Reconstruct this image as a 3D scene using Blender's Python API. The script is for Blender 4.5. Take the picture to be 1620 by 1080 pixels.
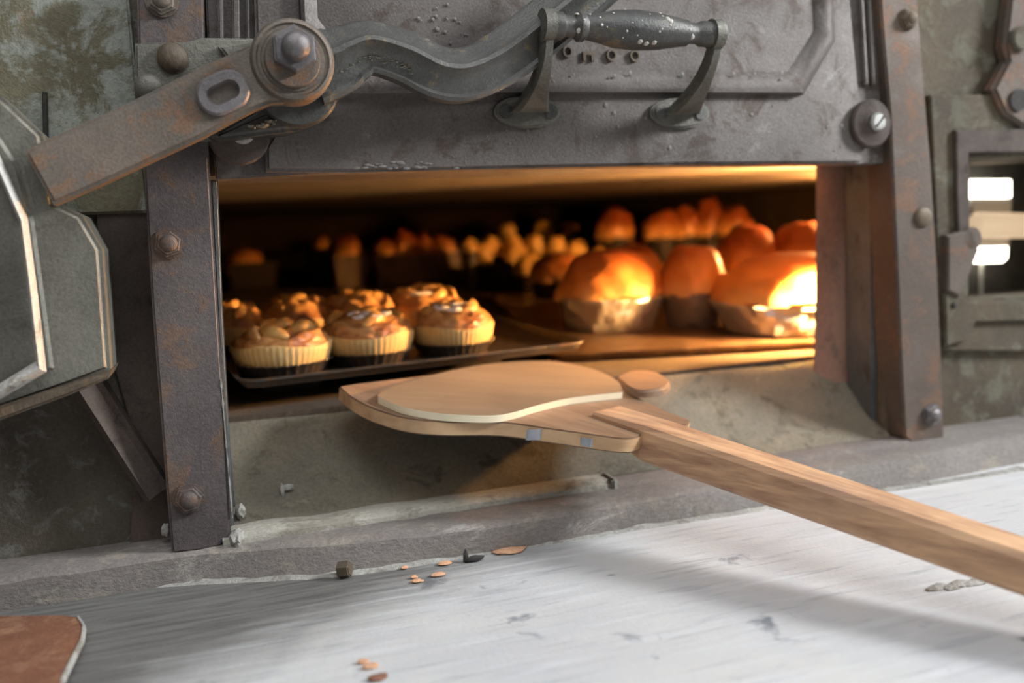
import bpy, bmesh, math, random
from mathutils import Vector, Matrix, noise
for o in list(bpy.data.objects): bpy.data.objects.remove(o, do_unlink=True)
random.seed(7)
S = bpy.context.scene
COL = S.collection
Z0 = 1.30                       # eye height; everything below is laid out relative to it and lifted at the end
# ---------------------------------------------------------------- camera
FPX = 1400.0
ax = Vector((.9467, .0823, -.3113)).normalized()
az = Vector((-.05, .992, .112)); az = (az - ax*az.dot(ax)).normalized()
ay = az.cross(ax)
R = Matrix((ax, ay, az))        # world <- camera
CAM = Vector((0, -1.15, 0))
cd = bpy.data.cameras.new('camera'); cam = bpy.data.objects.new('camera', cd); COL.objects.link(cam)
cam.matrix_world = Matrix.Translation(CAM + Vector((0, 0, Z0))) @ R.to_4x4()
cd.sensor_width = 36; cd.lens = FPX*36/1620; cd.clip_start = .02
cd.dof.use_dof = True; cd.dof.focus_distance = 1.06; cd.dof.aperture_fstop = 1.8
S.camera = cam
# ---------------------------------------------------------------- view, world, daylight, added fill
S.view_settings.view_transform = 'Standard'; S.view_settings.look = 'None'
S.view_settings.gamma = 1; S.view_settings.exposure = 0.0; S.view_settings.use_curve_mapping = False
w = bpy.data.worlds.new('world'); S.world = w; w.use_nodes = True
wn = w.node_tree.nodes; wl = w.node_tree.links
bg = wn['Background']; bg.inputs[1].default_value = .50
tc = wn.new('ShaderNodeTexCoord'); sx = wn.new('ShaderNodeSeparateXYZ'); wl.new(tc.outputs['Generated'], sx.inputs[0])
rp = wn.new('ShaderNodeValToRGB'); wl.new(sx.outputs[2], rp.inputs[0])
rp.color_ramp.elements[0].position = 0; rp.color_ramp.elements[0].color = (.085, .08, .075, 1); e_ = rp.color_ramp.elements.new(.35); e_.color = (.62, .62, .62, 1)
e_ = rp.color_ramp.elements[-1]; e_.position = .75; e_.color = (1.25, 1.25, 1.28, 1)
wl.new(rp.outputs[0], bg.inputs[0])
def area(name, loc, target, sx_, sy_, energy, col):
    l = bpy.data.lights.new(name, 'AREA'); l.shape = 'RECTANGLE'; l.size = sx_; l.size_y = sy_; l.energy = energy; l.color = col
    o = bpy.data.objects.new(name, l); COL.objects.link(o); o.location = Vector(loc)
    o.rotation_euler = (Vector(target)-Vector(loc)).to_track_quat('-Z', 'Y').to_euler()
    return o
area('daylight_window', (4.3, -1.75, 2.0), (.55, -.15, -.3), .85, .85, 285, (.95, .98, 1.0))
area('soft_fill', (.3, -1.7, 2.4), (.4, 0, -.1), 2.0, 1.2, 34, (.90, .96, 1.0))  # soft fill added from above the front, not a known opening
# ---------------------------------------------------------------- pixel -> point helpers
def ray(px, py): return R @ Vector((px-810, 540-py, -FPX))
def Py(px, py, Y): d = ray(px, py); return CAM + d*((Y-CAM.y)/d.y)
def Pz(px, py, Z): d = ray(px, py); return CAM + d*((Z-CAM.z)/d.z)
def Pp(px, py, z0, sx_, sy_):   # plane z = z0 + sx*x + sy*y
    d = ray(px, py); t = (z0 + sx_*CAM.x + sy_*CAM.y - CAM.z)/(d.z - sx_*d.x - sy_*d.y); return CAM + d*t
def depth(p): return -((R.transposed() @ (p-CAM)).z)
SL = .06; ZS = -.225; YC = .14                # the oven sole climbs gently to the back
def zs(y): return ZS + SL*(y-YC)
def Psole(px, py, h=0): return Pp(px, py, ZS+h-SL*YC, 0, SL)
# ---------------------------------------------------------------- materials
def nt(name):
    m = bpy.data.materials.new(name); m.use_nodes = True
    n = m.node_tree.nodes; l = m.node_tree.links; return m, n, l, n['Principled BSDF']
def tex(n, l, kind, scale, detail=6, rough=.6, vec=None, dist=0):
    t = n.new('ShaderNodeTexNoise') if kind == 'n' else n.new('ShaderNodeTexVoronoi')
    t.inputs['Scale'].default_value = scale
    if kind == 'n':
        t.inputs['Detail'].default_value = detail; t.inputs['Roughness'].default_value = rough; t.inputs['Distortion'].default_value = dist
    if vec is not None: l.new(vec, t.inputs['Vector'])
    return t
def ramp(n, l, src, stops):
    r = n.new('ShaderNodeValToRGB'); l.new(src, r.inputs[0]); e = r.color_ramp.elements
    while len(e) < len(stops): e.new(.5)
    for i, (p, c) in enumerate(stops):
        e[i].position = p; e[i].color = (c, c, c, 1) if isinstance(c, (int, float)) else (*c, 1)
    return r.outputs[0]
def mix(n, l, f, a, b):
    m = n.new('ShaderNodeMix'); m.data_type = 'RGBA'
    for s, v in ((0, f), (6, a), (7, b)):
        if isinstance(v, (int, float)): m.inputs[s].default_value = v
        elif isinstance(v, tuple): m.inputs[s].default_value = (*v, 1)
        else: l.new(v, m.inputs[s])
    return m.outputs[2]
def bump(n, l, b, src, s, d=.002):
    k = n.new('ShaderNodeBump'); k.inputs['Strength'].default_value = s; k.inputs['Distance'].default_value = d
    l.new(src, k.inputs['Height']); l.new(k.outputs[0], b.inputs['Normal'])
def sc(c, k): return tuple(x*k for x in c)
def worn(name, base, alt, patch, dust=(.35, .33, .29), sc_=9, patch_amt=.55, dust_amt=.66, metal=.25, rough=.55, bs=.5, fine=120, stretch=(1, 1, 1), seed=0):
    m, n, l, b = nt(name)
    t = n.new('ShaderNodeTexCoord'); mp = n.new('ShaderNodeMapping'); l.new(t.outputs['Object'], mp.inputs[0])
    mp.inputs['Scale'].default_value = stretch; mp.inputs['Location'].default_value = (seed, seed*.7, seed*1.3)
    v = mp.outputs[0]
    a = tex(n, l, 'n', sc_, 8, .65, v, .3); c = tex(n, l, 'n', sc_*2.3, 8, .7, v, .5); d = tex(n, l, 'n', fine*1.9, 4, .75, v); big = tex(n, l, 'n', 3.2, 3, .5, v, .4); g = tex(n, l, 'n', sc_*.8+5, 9, .75, v, .8)
    col = mix(n, l, ramp(n, l, a.outputs[0], [(.38, 0), (.62, 1)]), base, alt)
    col = mix(n, l, ramp(n, l, c.outputs[0], [(patch_amt-.03, 0), (patch_amt+.05, 1)]), col, patch)
    col = mix(n, l, ramp(n, l, g.outputs[0], [(dust_amt-.03, 0), (dust_amt+.06, .8)]), col, dust)
    sp = mix(n, l, .5, ramp(n, l, d.outputs[0], [(.34, .58), (.66, 1.38)]), ramp(n, l, big.outputs[0], [(.36, .60), (.64, 1.42)]))
    mm = n.new('ShaderNodeMix'); mm.data_type = 'RGBA'; mm.blend_type = 'MULTIPLY'; mm.inputs[0].default_value = 1
    l.new(col, mm.inputs[6]); l.new(sp, mm.inputs[7]); l.new(mm.outputs[2], b.inputs['Base Color'])
    b.inputs['Metallic'].default_value = metal
    rr = ramp(n, l, c.outputs[0], [(.3, rough-.12), (.7, rough+.2)]); l.new(rr, b.inputs['Roughness'])
    ad = n.new('ShaderNodeMath'); ad.operation = 'ADD'; l.new(d.outputs[0], ad.inputs[0]); l.new(c.outputs[0], ad.inputs[1])
    bump(n, l, b, ad.outputs[0], bs)
    return m
M = {}
M['door_iron'] = worn('door_iron', (.122, .105, .096), (.155, .137, .127), (.095, .072, .060), (.26, .245, .225), 7, .56, .64, .35, .45, .35, 160)
M['jamb_iron'] = worn('jamb_iron', (.095, .078, .076), (.120, .100, .096), (.155, .100, .072), (.30, .27, .24), 8, .56, .68, .3, .55, .55, 150, seed=3)
M['right_iron'] = worn('right_iron', (.115, .085, .066), (.140, .106, .084), (.20, .115, .075), (.27, .24, .18), 8, .56, .66, .2, .6, .5, 150, seed=8)
M['lever_iron'] = worn('lever_iron', (.145, .122, .100), (.19, .150, .118), (.22, .128, .078), (.13, .133, .127), 9, .54, .58, .3, .5, .45, 170, seed=5)
M['black_iron'] = worn('black_iron', (.075, .075, .071), (.11, .107, .098), (.17, .135, .09), (.32, .28, .21), 11, .60, .67, .45, .36, .4, 170, seed=9)
M['patina'] = worn('patina', (.15, .135, .085), (.085, .065, .035), (.27, .28, .24), (.25, .16, .085), 6, .50, .62, .1, .7, .8, 110, seed=12)
M['patina_low'] = worn('patina_low', (.100, .084, .062), (.068, .057, .044), (.15, .145, .125), (.18, .11, .065), 9, .56, .64, .15, .65, .7, 120, seed=15)
M['patina_right'] = worn('patina_right', (.100, .074, .042), (.062, .045, .028), (.135, .125, .088), (.17, .15, .105), 6, .54, .60, .05, .75, .7, 110, seed=22)
M['weight_iron'] = worn('weight_iron', (.135, .128, .105), (.175, .168, .14), (.12, .11, .09), (.34, .34, .30), 9, .58, .66, .35, .42, .5, 140, seed=27)
M['bright_iron'] = worn('bright_iron', (.50, .48, .44), (.62, .60, .56), (.30, .27, .22), (.7, .68, .65), 12, .56, .60, .15, .38, .5, 140, seed=29)
M['rust'] = worn('rust', (.26, .115, .065), (.20, .085, .052), (.30, .155, .09), (.30, .27, .24), 9, .56, .68, .1, .55, .4, 120, (1, 1, 1), 31)
M['screw'] = worn('screw', (.42, .42, .40), (.30, .30, .28), (.2, .17, .13), (.5, .5, .48), 60, .62, .66, .6, .32, .5, 300, seed=33)
M['nut'] = worn('nut', (.17, .155, .16), (.22, .20, .20), (.17, .13, .09), (.28, .26, .22), 30, .60, .68, .55, .33, .35, 250, seed=35)
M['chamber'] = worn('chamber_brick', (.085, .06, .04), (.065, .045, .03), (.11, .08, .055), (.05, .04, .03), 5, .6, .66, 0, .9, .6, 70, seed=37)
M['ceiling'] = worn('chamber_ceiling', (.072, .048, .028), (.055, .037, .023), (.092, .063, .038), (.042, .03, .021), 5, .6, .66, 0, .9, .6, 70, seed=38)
M['jamb_brick'] = worn('jamb_brick', (.34, .19, .135), (.28, .15, .105), (.20, .125, .09), (.36, .27, .21), 9, .60, .68, 0, .8, .5, 120, (1.4, 1, .45), 39)
M['slate_iron'] = worn('slate_iron', (.10, .105, .105), (.14, .148, .150), (.07, .06, .05), (.21, .22, .22), 14, .60, .64, .3, .5, .5, 160, (1, 1, .4), 41)
M['dark_brown'] = worn('dark_brown_iron', (.075, .055, .045), (.10, .072, .058), (.06, .045, .04), (.14, .11, .09), 14, .60, .68, .05, .75, .4, 160, seed=42)
M['brown_iron'] = worn('brown_iron', (.15, .11, .07), (.11, .085, .06), (.19, .13, .08), (.2, .17, .12), 14, .60, .64, .2, .6, .5, 160, (1, 1, .4), 43)
M['ramp'] = worn('ramp_stone', (.20, .175, .125), (.155, .14, .108), (.115, .10, .072), (.27, .24, .175), 7, .57, .62, 0, .8, .7, 110, seed=45)
M['sill'] = worn('sill_stone', (.42, .40, .34), (.33, .315, .27), (.24, .22, .18), (.58, .56, .51), 9, .56, .60, 0, .8, .7, 110, (.6, 1, 1), 47)
M['rail'] = worn('rail_stone', (.21, .185, .165), (.17, .15, .14), (.25, .22, .185), (.38, .36, .33), 9, .58, .63, .05, .7, .8, 120, (.6, 1, 1), 49)
M['mortar'] = worn('mortar', (.40, .39, .36), (.32, .31, .28), (.24, .22, .19), (.55, .54, .50), 20, .56, .62, 0, .85, .9, 150, seed=51)
M['tray'] = worn('tray_steel', (.07, .06, .055), (.10, .085, .072), (.12, .06, .035), (.10, .09, .08), 14, .58, .66, .55, .35, .4, 160, seed=53)
M['plate'] = worn('plate_steel', (.13, .08, .048), (.10, .06, .038), (.17, .11, .065), (.10, .07, .05), 8, .58, .66, .5, .34, .35, 120, seed=54)
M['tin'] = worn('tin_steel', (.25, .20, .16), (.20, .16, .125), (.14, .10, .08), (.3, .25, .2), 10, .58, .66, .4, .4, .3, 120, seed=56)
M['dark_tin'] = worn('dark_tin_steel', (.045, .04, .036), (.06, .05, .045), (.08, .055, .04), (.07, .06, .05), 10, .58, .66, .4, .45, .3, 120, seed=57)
M['char'] = worn('charred_bit', (.03, .028, .025), (.05, .045, .04), (.08, .06, .04), (.1, .09, .08), 30, .6, .66, 0, .8, .3, 200, seed=59)
M['flake'] = worn('orange_flake', (.55, .26, .14), (.62, .36, .22), (.4, .2, .1), (.6, .45, .3), 60, .6, .66, 0, .7, .2, 200, seed=61)

def counter_mat():
    m, n, l, b = nt('counter_concrete')
    t = n.new('ShaderNodeTexCoord'); v = t.outputs['Object']
    a = tex(n, l, 'n', 4.5, 8, .6, v, .6)
    mp = n.new('ShaderNodeMapping'); l.new(v, mp.inputs[0]); mp.inputs['Rotation'].default_value = (0, 0, .9); mp.inputs['Scale'].default_value = (2.2, 22, 1)
    s1 = tex(n, l, 'n', 3.2, 6, .6, mp.outputs[0], .2)
    mp2 = n.new('ShaderNodeMapping'); l.new(v, mp2.inputs[0]); mp2.inputs['Rotation'].default_value = (0, 0, -.3); mp2.inputs['Scale'].default_value = (3, 34, 1)
    s2 = tex(n, l, 'n', 3.5, 4, .6, mp2.outputs[0], .3)
    f = tex(n, l, 'n', 180, 3, .6, v)
    col = mix(n, l, ramp(n, l, a.outputs[0], [(.35, 0), (.65, 1)]), (.50, .505, .52), (.58, .575, .56))
    col = mix(n, l, ramp(n, l, s1.outputs[0], [(.52, 0), (.70, .75)]), col, (.62, .63, .65))
    col = mix(n, l, ramp(n, l, s2.outputs[0], [(.30, .7), (.44, 0)]), col, (.36, .37, .39))
    k = tex(n, l, 'n', 16, 4, .6, v, .5); col = mix(n, l, ramp(n, l, k.outputs[0], [(.27, .9), (.36, 0)]), col, (.17, .19, .22))
    # shadow and streaky grime painted dark into the slab's left end, beside the weight
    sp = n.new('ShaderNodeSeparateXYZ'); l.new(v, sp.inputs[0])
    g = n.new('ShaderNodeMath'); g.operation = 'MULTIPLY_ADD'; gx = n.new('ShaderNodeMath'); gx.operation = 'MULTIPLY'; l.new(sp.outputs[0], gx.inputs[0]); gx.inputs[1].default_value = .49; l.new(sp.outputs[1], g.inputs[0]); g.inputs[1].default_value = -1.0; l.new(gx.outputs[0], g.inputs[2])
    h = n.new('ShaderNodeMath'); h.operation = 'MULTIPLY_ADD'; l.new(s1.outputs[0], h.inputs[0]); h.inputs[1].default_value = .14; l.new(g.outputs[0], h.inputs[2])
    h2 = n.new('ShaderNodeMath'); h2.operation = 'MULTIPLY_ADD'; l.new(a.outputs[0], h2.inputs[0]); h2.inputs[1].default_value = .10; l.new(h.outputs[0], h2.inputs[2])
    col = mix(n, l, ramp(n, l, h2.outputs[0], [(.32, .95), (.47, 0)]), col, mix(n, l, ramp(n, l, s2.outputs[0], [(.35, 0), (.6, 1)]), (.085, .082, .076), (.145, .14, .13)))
    l.new(col, b.inputs['Base Color']); b.inputs['Roughness'].default_value = .62
    ad = n.new('ShaderNodeMath'); ad.operation = 'ADD'; l.new(s1.outputs[0], ad.inputs[0]); l.new(f.outputs[0], ad.inputs[1]); bump(n, l, b, ad.outputs[0], .3)
    return m
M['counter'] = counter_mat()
def wood_mat(name, c1, c2, c3, rot=0, sc_=1.0, rough=.55):
    m, n, l, b = nt(name); t = n.new('ShaderNodeTexCoord')
    mp0 = n.new('ShaderNodeMapping'); l.new(t.outputs['Object'], mp0.inputs[0]); mp0.inputs['Rotation'].default_value = (0, 0, rot)
    mp = n.new('ShaderNodeMapping'); l.new(mp0.outputs[0], mp.inputs[0]); mp.inputs['Scale'].default_value = (1.6*sc_, 34*sc_, 34*sc_)
    a = tex(n, l, 'n', 2.4, 6, .6, mp.outputs[0], .4); c = tex(n, l, 'n', 5, 4, .6, mp0.outputs[0])
    col = mix(n, l, ramp(n, l, a.outputs[0], [(.32, 0), (.62, 1)]), c1, c2)
    col = mix(n, l, ramp(n, l, c.outputs[0], [(.52, 0), (.72, .8)]), col, c3)
    l.new(col, b.inputs['Base Color']); b.inputs['Roughness'].default_value = rough; bump(n, l, b, a.outputs[0], .25)
    return m
def bread(name, low, mid, top, z0, z1, sp=(.25, .08, .02), nsc=14, spot=.60, rough=.42):
    m, n, l, b = nt(name); t = n.new('ShaderNodeTexCoord'); s = n.new('ShaderNodeSeparateXYZ'); l.new(t.outputs['Object'], s.inputs[0])
    a = tex(n, l, 'n', nsc, 6, .6, t.outputs['Object'], .4)
    ma = n.new('ShaderNodeMath'); ma.operation = 'MULTIPLY_ADD'; l.new(a.outputs[0], ma.inputs[0]); ma.inputs[1].default_value = (z1-z0)*.6; l.new(s.outputs[2], ma.inputs[2])
    r = n.new('ShaderNodeMapRange'); l.new(ma.outputs[0], r.inputs[0]); r.inputs[1].default_value = z0+(z1-z0)*.3; r.inputs[2].default_value = z1+(z1-z0)*.3
    col = ramp(n, l, r.outputs[0], [(0, low), (.45, mid), (1, top)])
    col = mix(n, l, ramp(n, l, a.outputs[0], [(spot, 0), (spot+.12, .8)]), col, sp)
    l.new(col, b.inputs['Base Color']); b.inputs['Roughness'].default_value = rough
    f = tex(n, l, 'n', 90, 4, .6, t.outputs['Object']); bump(n, l, b, f.outputs[0], .3, .003)
    return m
M['peel_wood'] = wood_mat('peel_wood', (.19, .115, .07), (.30, .185, .112), (.13, .085, .06), .99, .6)
M['handle_wood'] = wood_mat('handle_wood', (.33, .17, .10), (.68, .41, .23), (.38, .24, .17), .99, .8)
M['end_wood'] = wood_mat('end_wood', (.42, .24, .12), (.62, .40, .22), (.12, .08, .05), .2, .5)
M['crust'] = bread('loaf_crust', (.80, .48, .20), (.58, .22, .055), (.24, .055, .012), -.01, .085, (.26, .06, .012), 10, .56)
M['roll'] = bread('roll_crust', (.85, .58, .20), (.78, .48, .13), (.62, .32, .07), -.02, .05, (.55, .28, .07), 20)
M['bun'] = bread('bun_crust', (.90, .58, .24), (.74, .34, .09), (.30, .07, .015), -.01, .055, (.35, .09, .02), 14)
M['pastry'] = bread('pastry_case', (.58, .36, .13), (.66, .45, .19), (.62, .40, .15), 0, .05, (.62, .42, .2), 18, .64, .6)
M['filling'] = bread('tart_filling', (.40, .14, .045), (.52, .24, .085), (.66, .42, .18), 0, .09, (.22, .06, .018), 20, .48, .36)
M['apple'] = bread('apple_slice', (.66, .46, .20), (.70, .52, .22), (.60, .36, .12), 0, .05, (.45, .18, .05), 24, .55, .3)
m, n, l, b = nt('sugar_icing'); b.inputs['Base Color'].default_value = (.85, .85, .88, 1); b.inputs['Roughness'].default_value = .3; M['icing'] = m
m, n, l, b = nt('dough_edge'); b.inputs['Roughness'].default_value = .7
t = n.new('ShaderNodeTexCoord'); a = tex(n, l, 'n', 20, 4, .6, t.outputs['Object']); l.new(mix(n, l, a.outputs[0], (.80, .68, .45), (.86, .76, .56)), b.inputs['Base Color']); M['dough_edge'] = m
M['dough'] = wood_mat('dough_top', (.195, .135, .082), (.245, .172, .108), (.165, .112, .07), .3, .35, .6)
m, n, l, b = nt('crinkled_foil'); b.inputs['Metallic'].default_value = .95; b.inputs['Roughness'].default_value = .28
t = n.new('ShaderNodeTexCoord'); a = tex(n, l, 'v', 38, vec=t.outputs['Object']); a2 = tex(n, l, 'n', 18, 4, .6, t.outputs['Object'], 1)
l.new(mix(n, l, a2.outputs[0], (.55, .53, .50), (.92, .90, .87)), b.inputs['Base Color']); bump(n, l, b, a.outputs[0], .5, .004); M['foil'] = m; b.inputs['Metallic'].default_value = .75
def emis(name, c, s, base=(.8, .8, .8)):
    m, n, l, b = nt(name); b.inputs['Base Color'].default_value = (*base, 1)
    b.inputs['Emission Color'].default_value = (*c, 1); b.inputs['Emission Strength'].default_value = s; return m
M['rod'] = emis('glow_painted_rod', (1, .72, .45), .62, (.8, .62, .45))  # emission stands in for lamplight falling on the bar
M['lit'] = emis('lit_glass', (1, .93, .76), 7)
M['lit_bulb'] = emis('lit_bulb', (1, .50, .15), 16000)
M['rear_fill_bulb'] = emis('rear_fill_bulb', (1, .44, .12), 3200)  # for the added fill bulb at the rear
m, n, l, b = nt('frosted_glass'); b.inputs['Base Color'].default_value = (.85, .66, .45, 1); b.inputs['Roughness'].default_value = .45; b.inputs['Transmission Weight'].default_value = .35; M['frost'] = m
m, n, l, b = nt('lamp_housing'); b.inputs['Base Color'].default_value = (.55, .53, .50, 1); b.inputs['Roughness'].default_value = .5
t = n.new('ShaderNodeTexCoord'); a = tex(n, l, 'n', 30, 4, .6, t.outputs['Object']); l.new(mix(n, l, a.outputs[0], (.48, .46, .42), (.60, .58, .55)), b.inputs['Base Color']); M['housing'] = m
M['wood_bar'] = wood_mat('bar_wood', (.70, .50, .33), (.80, .62, .44), (.66, .48, .33), 0, .5, .35)
m, n, l, b = nt('staple_metal'); b.inputs['Base Color'].default_value = (.50, .54, .60, 1); b.inputs['Metallic'].default_value = .7; b.inputs['Roughness'].default_value = .4
t = n.new('ShaderNodeTexCoord'); a = tex(n, l, 'n', 60, 4, .6, t.outputs['Object']); l.new(mix(n, l, a.outputs[0], (.38, .42, .48), (.65, .68, .72)), b.inputs['Base Color']); M['staple'] = m
M['dull_fleck'] = worn('dull_fleck', (.27, .25, .23), (.22, .20, .18), (.3, .26, .22), (.36, .34, .3), 60, .6, .66, 0, .8, .4, 200, seed=64)
M['paint_fleck'] = worn('pale_fleck', (.50, .47, .42), (.45, .42, .38), (.38, .33, .28), (.6, .57, .5), 60, .6, .66, 0, .8, .4, 200, seed=63)

# ---------------------------------------------------------------- mesh helpers
def wloc(o):
    v = Vector((0, 0, 0))
    while o is not None: v = v + o.location; o = o.parent
    return v
def obj(name, bm, mats, parent=None, origin=None, ang=38, local=False):
    me = bpy.data.meshes.new(name)
    off = wloc(parent) if parent is not None else Vector((0, 0, 0))
    if parent is None and origin is not None: off = Vector(origin)
    if not local: bmesh.ops.translate(bm, verts=bm.verts, vec=-off)
    bmesh.ops.recalc_face_normals(bm, faces=bm.faces)
    bm.to_mesh(me); bm.free()
    for p in me.polygons: p.use_smooth = True
    me.set_sharp_from_angle(angle=math.radians(ang))
    for m_ in (mats if isinstance(mats, (list, tuple)) else [mats]): me.materials.append(m_)
    o = bpy.data.objects.new(name, me); COL.objects.link(o)
    if parent is not None: o.parent = parent
    elif origin is not None: o.location = off
    return o
def tag(o, label=None, cat=None, group=None, kind=None):
    if label: o['label'] = label
    if cat: o['category'] = cat
    if group: o['group'] = group
    if kind: o['kind'] = kind
    return o
def thing(name, label, cat, loc, group=None):
    o = bpy.data.objects.new(name, None); o.empty_display_size = .03; COL.objects.link(o); o.location = Vector(loc)
    return tag(o, label, cat, group)
def struct(name, bm, mat, origin=None): return tag(obj(name, bm, mat, origin=origin), kind='structure')
def B(): return bmesh.new()
def box(bm, a, b, bev=0):
    a = Vector(a); b = Vector(b); r = bmesh.ops.create_cube(bm, size=1)
    for v in r['verts']: v.co = Vector(((a.x+b.x)/2+v.co.x*(b.x-a.x), (a.y+b.y)/2+v.co.y*(b.y-a.y), (a.z+b.z)/2+v.co.z*(b.z-a.z)))
    if bev:
        es = list({e for v in r['verts'] for e in v.link_edges}); bmesh.ops.bevel(bm, geom=es, offset=bev, segments=2, affect='EDGES')
    return bm
def prism(bm, front, off, bev=0, mi_side=None):       # front: list of 3D points (one flat outline); extruded by vector off
    vs = [bm.verts.new(p) for p in front]; f = bm.faces.new(vs)
    r = bmesh.ops.extrude_face_region(bm, geom=[f]); nv = [g for g in r['geom'] if isinstance(g, bmesh.types.BMVert)]
    bmesh.ops.translate(bm, verts=nv, vec=Vector(off))
    if mi_side is not None:
        for v in vs + nv:
            for ff in v.link_faces:
                if ff is not f and not all(x in nv for x in ff.verts): ff.material_index = mi_side
    if bev:
        es = [e for e in f.edges]; bmesh.ops.bevel(bm, geom=es, offset=bev, segments=3, affect='EDGES')
    return bm
def face_prism(bm, pix, Y, D, bev=.002):              # outline traced on plane y=Y, D thick towards the wall
    return prism(bm, [Py(x, y, Y) for x, y in pix], (0, D, 0), bev)
def disc(bm, c, axis, r, h, seg=32, bev=0, r2=None):
    z = Vector(axis).normalized(); q = z.to_track_quat('Z', 'Y').to_matrix().to_4x4()
    k = bmesh.ops.create_cone(bm, cap_ends=True, segments=seg, radius1=r, radius2=r if r2 is None else r2, depth=h, matrix=Matrix.Translation(Vector(c)+z*h/2) @ q)
    if bev:
        vs = [v for v in k['verts'] if (v.co-Vector(c)).dot(z) > h*.9]
        es = [e for e in bm.edges if e.verts[0] in vs and e.verts[1] in vs]; bmesh.ops.bevel(bm, geom=es, offset=bev, segments=3, affect='EDGES')
    return bm
def dome(bm, c, axis, r, h, seg=20):                  # half ball
    z = Vector(axis).normalized(); q = z.to_track_quat('Z', 'Y').to_matrix().to_4x4(); rings = 6; prev = None
    Mx = Matrix.Translation(Vector(c)) @ q
    for i in range(rings+1):
        a = math.pi/2*i/rings; rr = r*math.cos(a); zz = h*math.sin(a)
        if i == rings: cur = [bm.verts.new(Mx @ Vector((0, 0, h)))]
        else: cur = [bm.verts.new(Mx @ Vector((rr*math.cos(2*math.pi*k/seg), rr*math.sin(2*math.pi*k/seg), zz))) for k in range(seg)]
        if prev:
            for k in range(seg):
                if len(cur) == 1: bm.faces.new((prev[k], prev[(k+1) % seg], cur[0]))
                else: bm.faces.new((prev[k], prev[(k+1) % seg], cur[(k+1) % seg], cur[k]))
        prev = cur
    return bm
def lathe(bm, prof, c, axis, seg=40, fn=None):        # prof: (radius, height)
    z = Vector(axis).normalized(); q = z.to_track_quat('Z', 'Y').to_matrix().to_4x4(); Mx = Matrix.Translation(Vector(c)) @ q; prev = None
    for r, h in prof:
        cur = []
        for k in range(seg):
            a = 2*math.pi*k/seg; rr, hh = (r, h) if fn is None else fn(r, h, a); cur.append(bm.verts.new(Mx @ Vector((rr*math.cos(a), rr*math.sin(a), hh))))
        if prev:
            for k in range(seg): bm.faces.new((prev[k], prev[(k+1) % seg], cur[(k+1) % seg], cur[k]))
        else: bm.faces.new(cur[::-1])
        prev = cur
    bm.faces.new(prev); return bm
def loft(bm, rings, close=True, caps=True):
    prev = None
    for ring in rings:
        cur = [bm.verts.new(p) for p in ring]; N = len(cur)
        if prev:
            for k in range(N if close else N-1): bm.faces.new((prev[k], prev[(k+1) % N], cur[(k+1) % N], cur[k]))
        elif caps: bm.faces.new(cur[::-1])
        prev = cur
    if caps: bm.faces.new(prev)
    return bm
def blob(bm, c, r, amp=.12, f=1.6, seed=0, sub=3, zmin=None):
    k = bmesh.ops.create_icosphere(bm, subdivisions=sub, radius=1); c = Vector(c)
    for v in k['verts']:
        p = v.co.copy(); d = 1+amp*noise.noise(p*f+Vector((seed, seed*2.1, 0)))+amp*.4*noise.noise(p*f*3+Vector((seed, 0, seed)))
        q = Vector((p.x*r[0]*d, p.y*r[1]*d, p.z*r[2]*d))
        if zmin is not None: q.z = max(q.z, zmin)
        v.co = c+q
    return bm
def catmull(pts, n=8):
    P = [pts[0]]+list(pts)+[pts[-1]]; out = []
    for i in range(1, len(P)-2):
        for k in range(n):
            t = k/n; a, b, c, d = P[i-1:i+3]
            out.append(tuple(.5*((2*b[j])+(-a[j]+c[j])*t+(2*a[j]-5*b[j]+4*c[j]-d[j])*t*t+(-a[j]+3*b[j]-3*c[j]+d[j])*t**3) for j in range(len(b))))
    out.append(tuple(pts[-1])); return out

# ================================================================ THE SETTING
XL, XR = -.9, 1.75                 # chamber
XJ = Py(1410, 560, 0).x            # right side of the mouth
# oven face, around the mouth and the lamp port
YW = .03
port = [Py(1534, 248, YW), Py(1534, 476, YW)]; PX0 = port[0].x; PZ1 = port[0].z; PZ0 = port[1].z; PX1 = PX0+.30
b = B()
box(b, (-1.6, YW, -.40), (-.02, .16, 1.0)); obj_w = struct('wall_left', b, M['patina_low'])
b = B(); box(b, (-1.6, YW-.012, Py(0, 345, YW).z), (Py(232, 300, YW-.012).x, YW+.01, 1.0), .003); tag(obj('wall_left', b, M['patina']), kind='structure')
b = B(); prism(b, [Py(x, y, YW-.006) for x, y in [(150, 320), (250, 320), (300, 880), (205, 870), (215, 700), (175, 560)]], (0, .008, 0), .001); tag(obj('wall_left', b, M['dark_brown']), kind='structure')  # dark sheet painting in the shade of the recess beside the weight
b = B(); box(b, (-.02, YW, .10), (XJ+.03, .16, 1.0)); struct('wall_front', b, M['door_iron'])
b = B()
XW = XJ+.035
for a_, c_ in (((XW, YW, -.40), (PX0, .10, 1.0)), ((PX1, YW, -.40), (2.6, .10, 1.0)), ((PX0, YW, -.40), (PX1, .10, PZ0)), ((PX0, YW, PZ1), (PX1, .10, 1.0))): box(b, a_, c_)
struct('wall_right', b, M['patina_right'])
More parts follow.
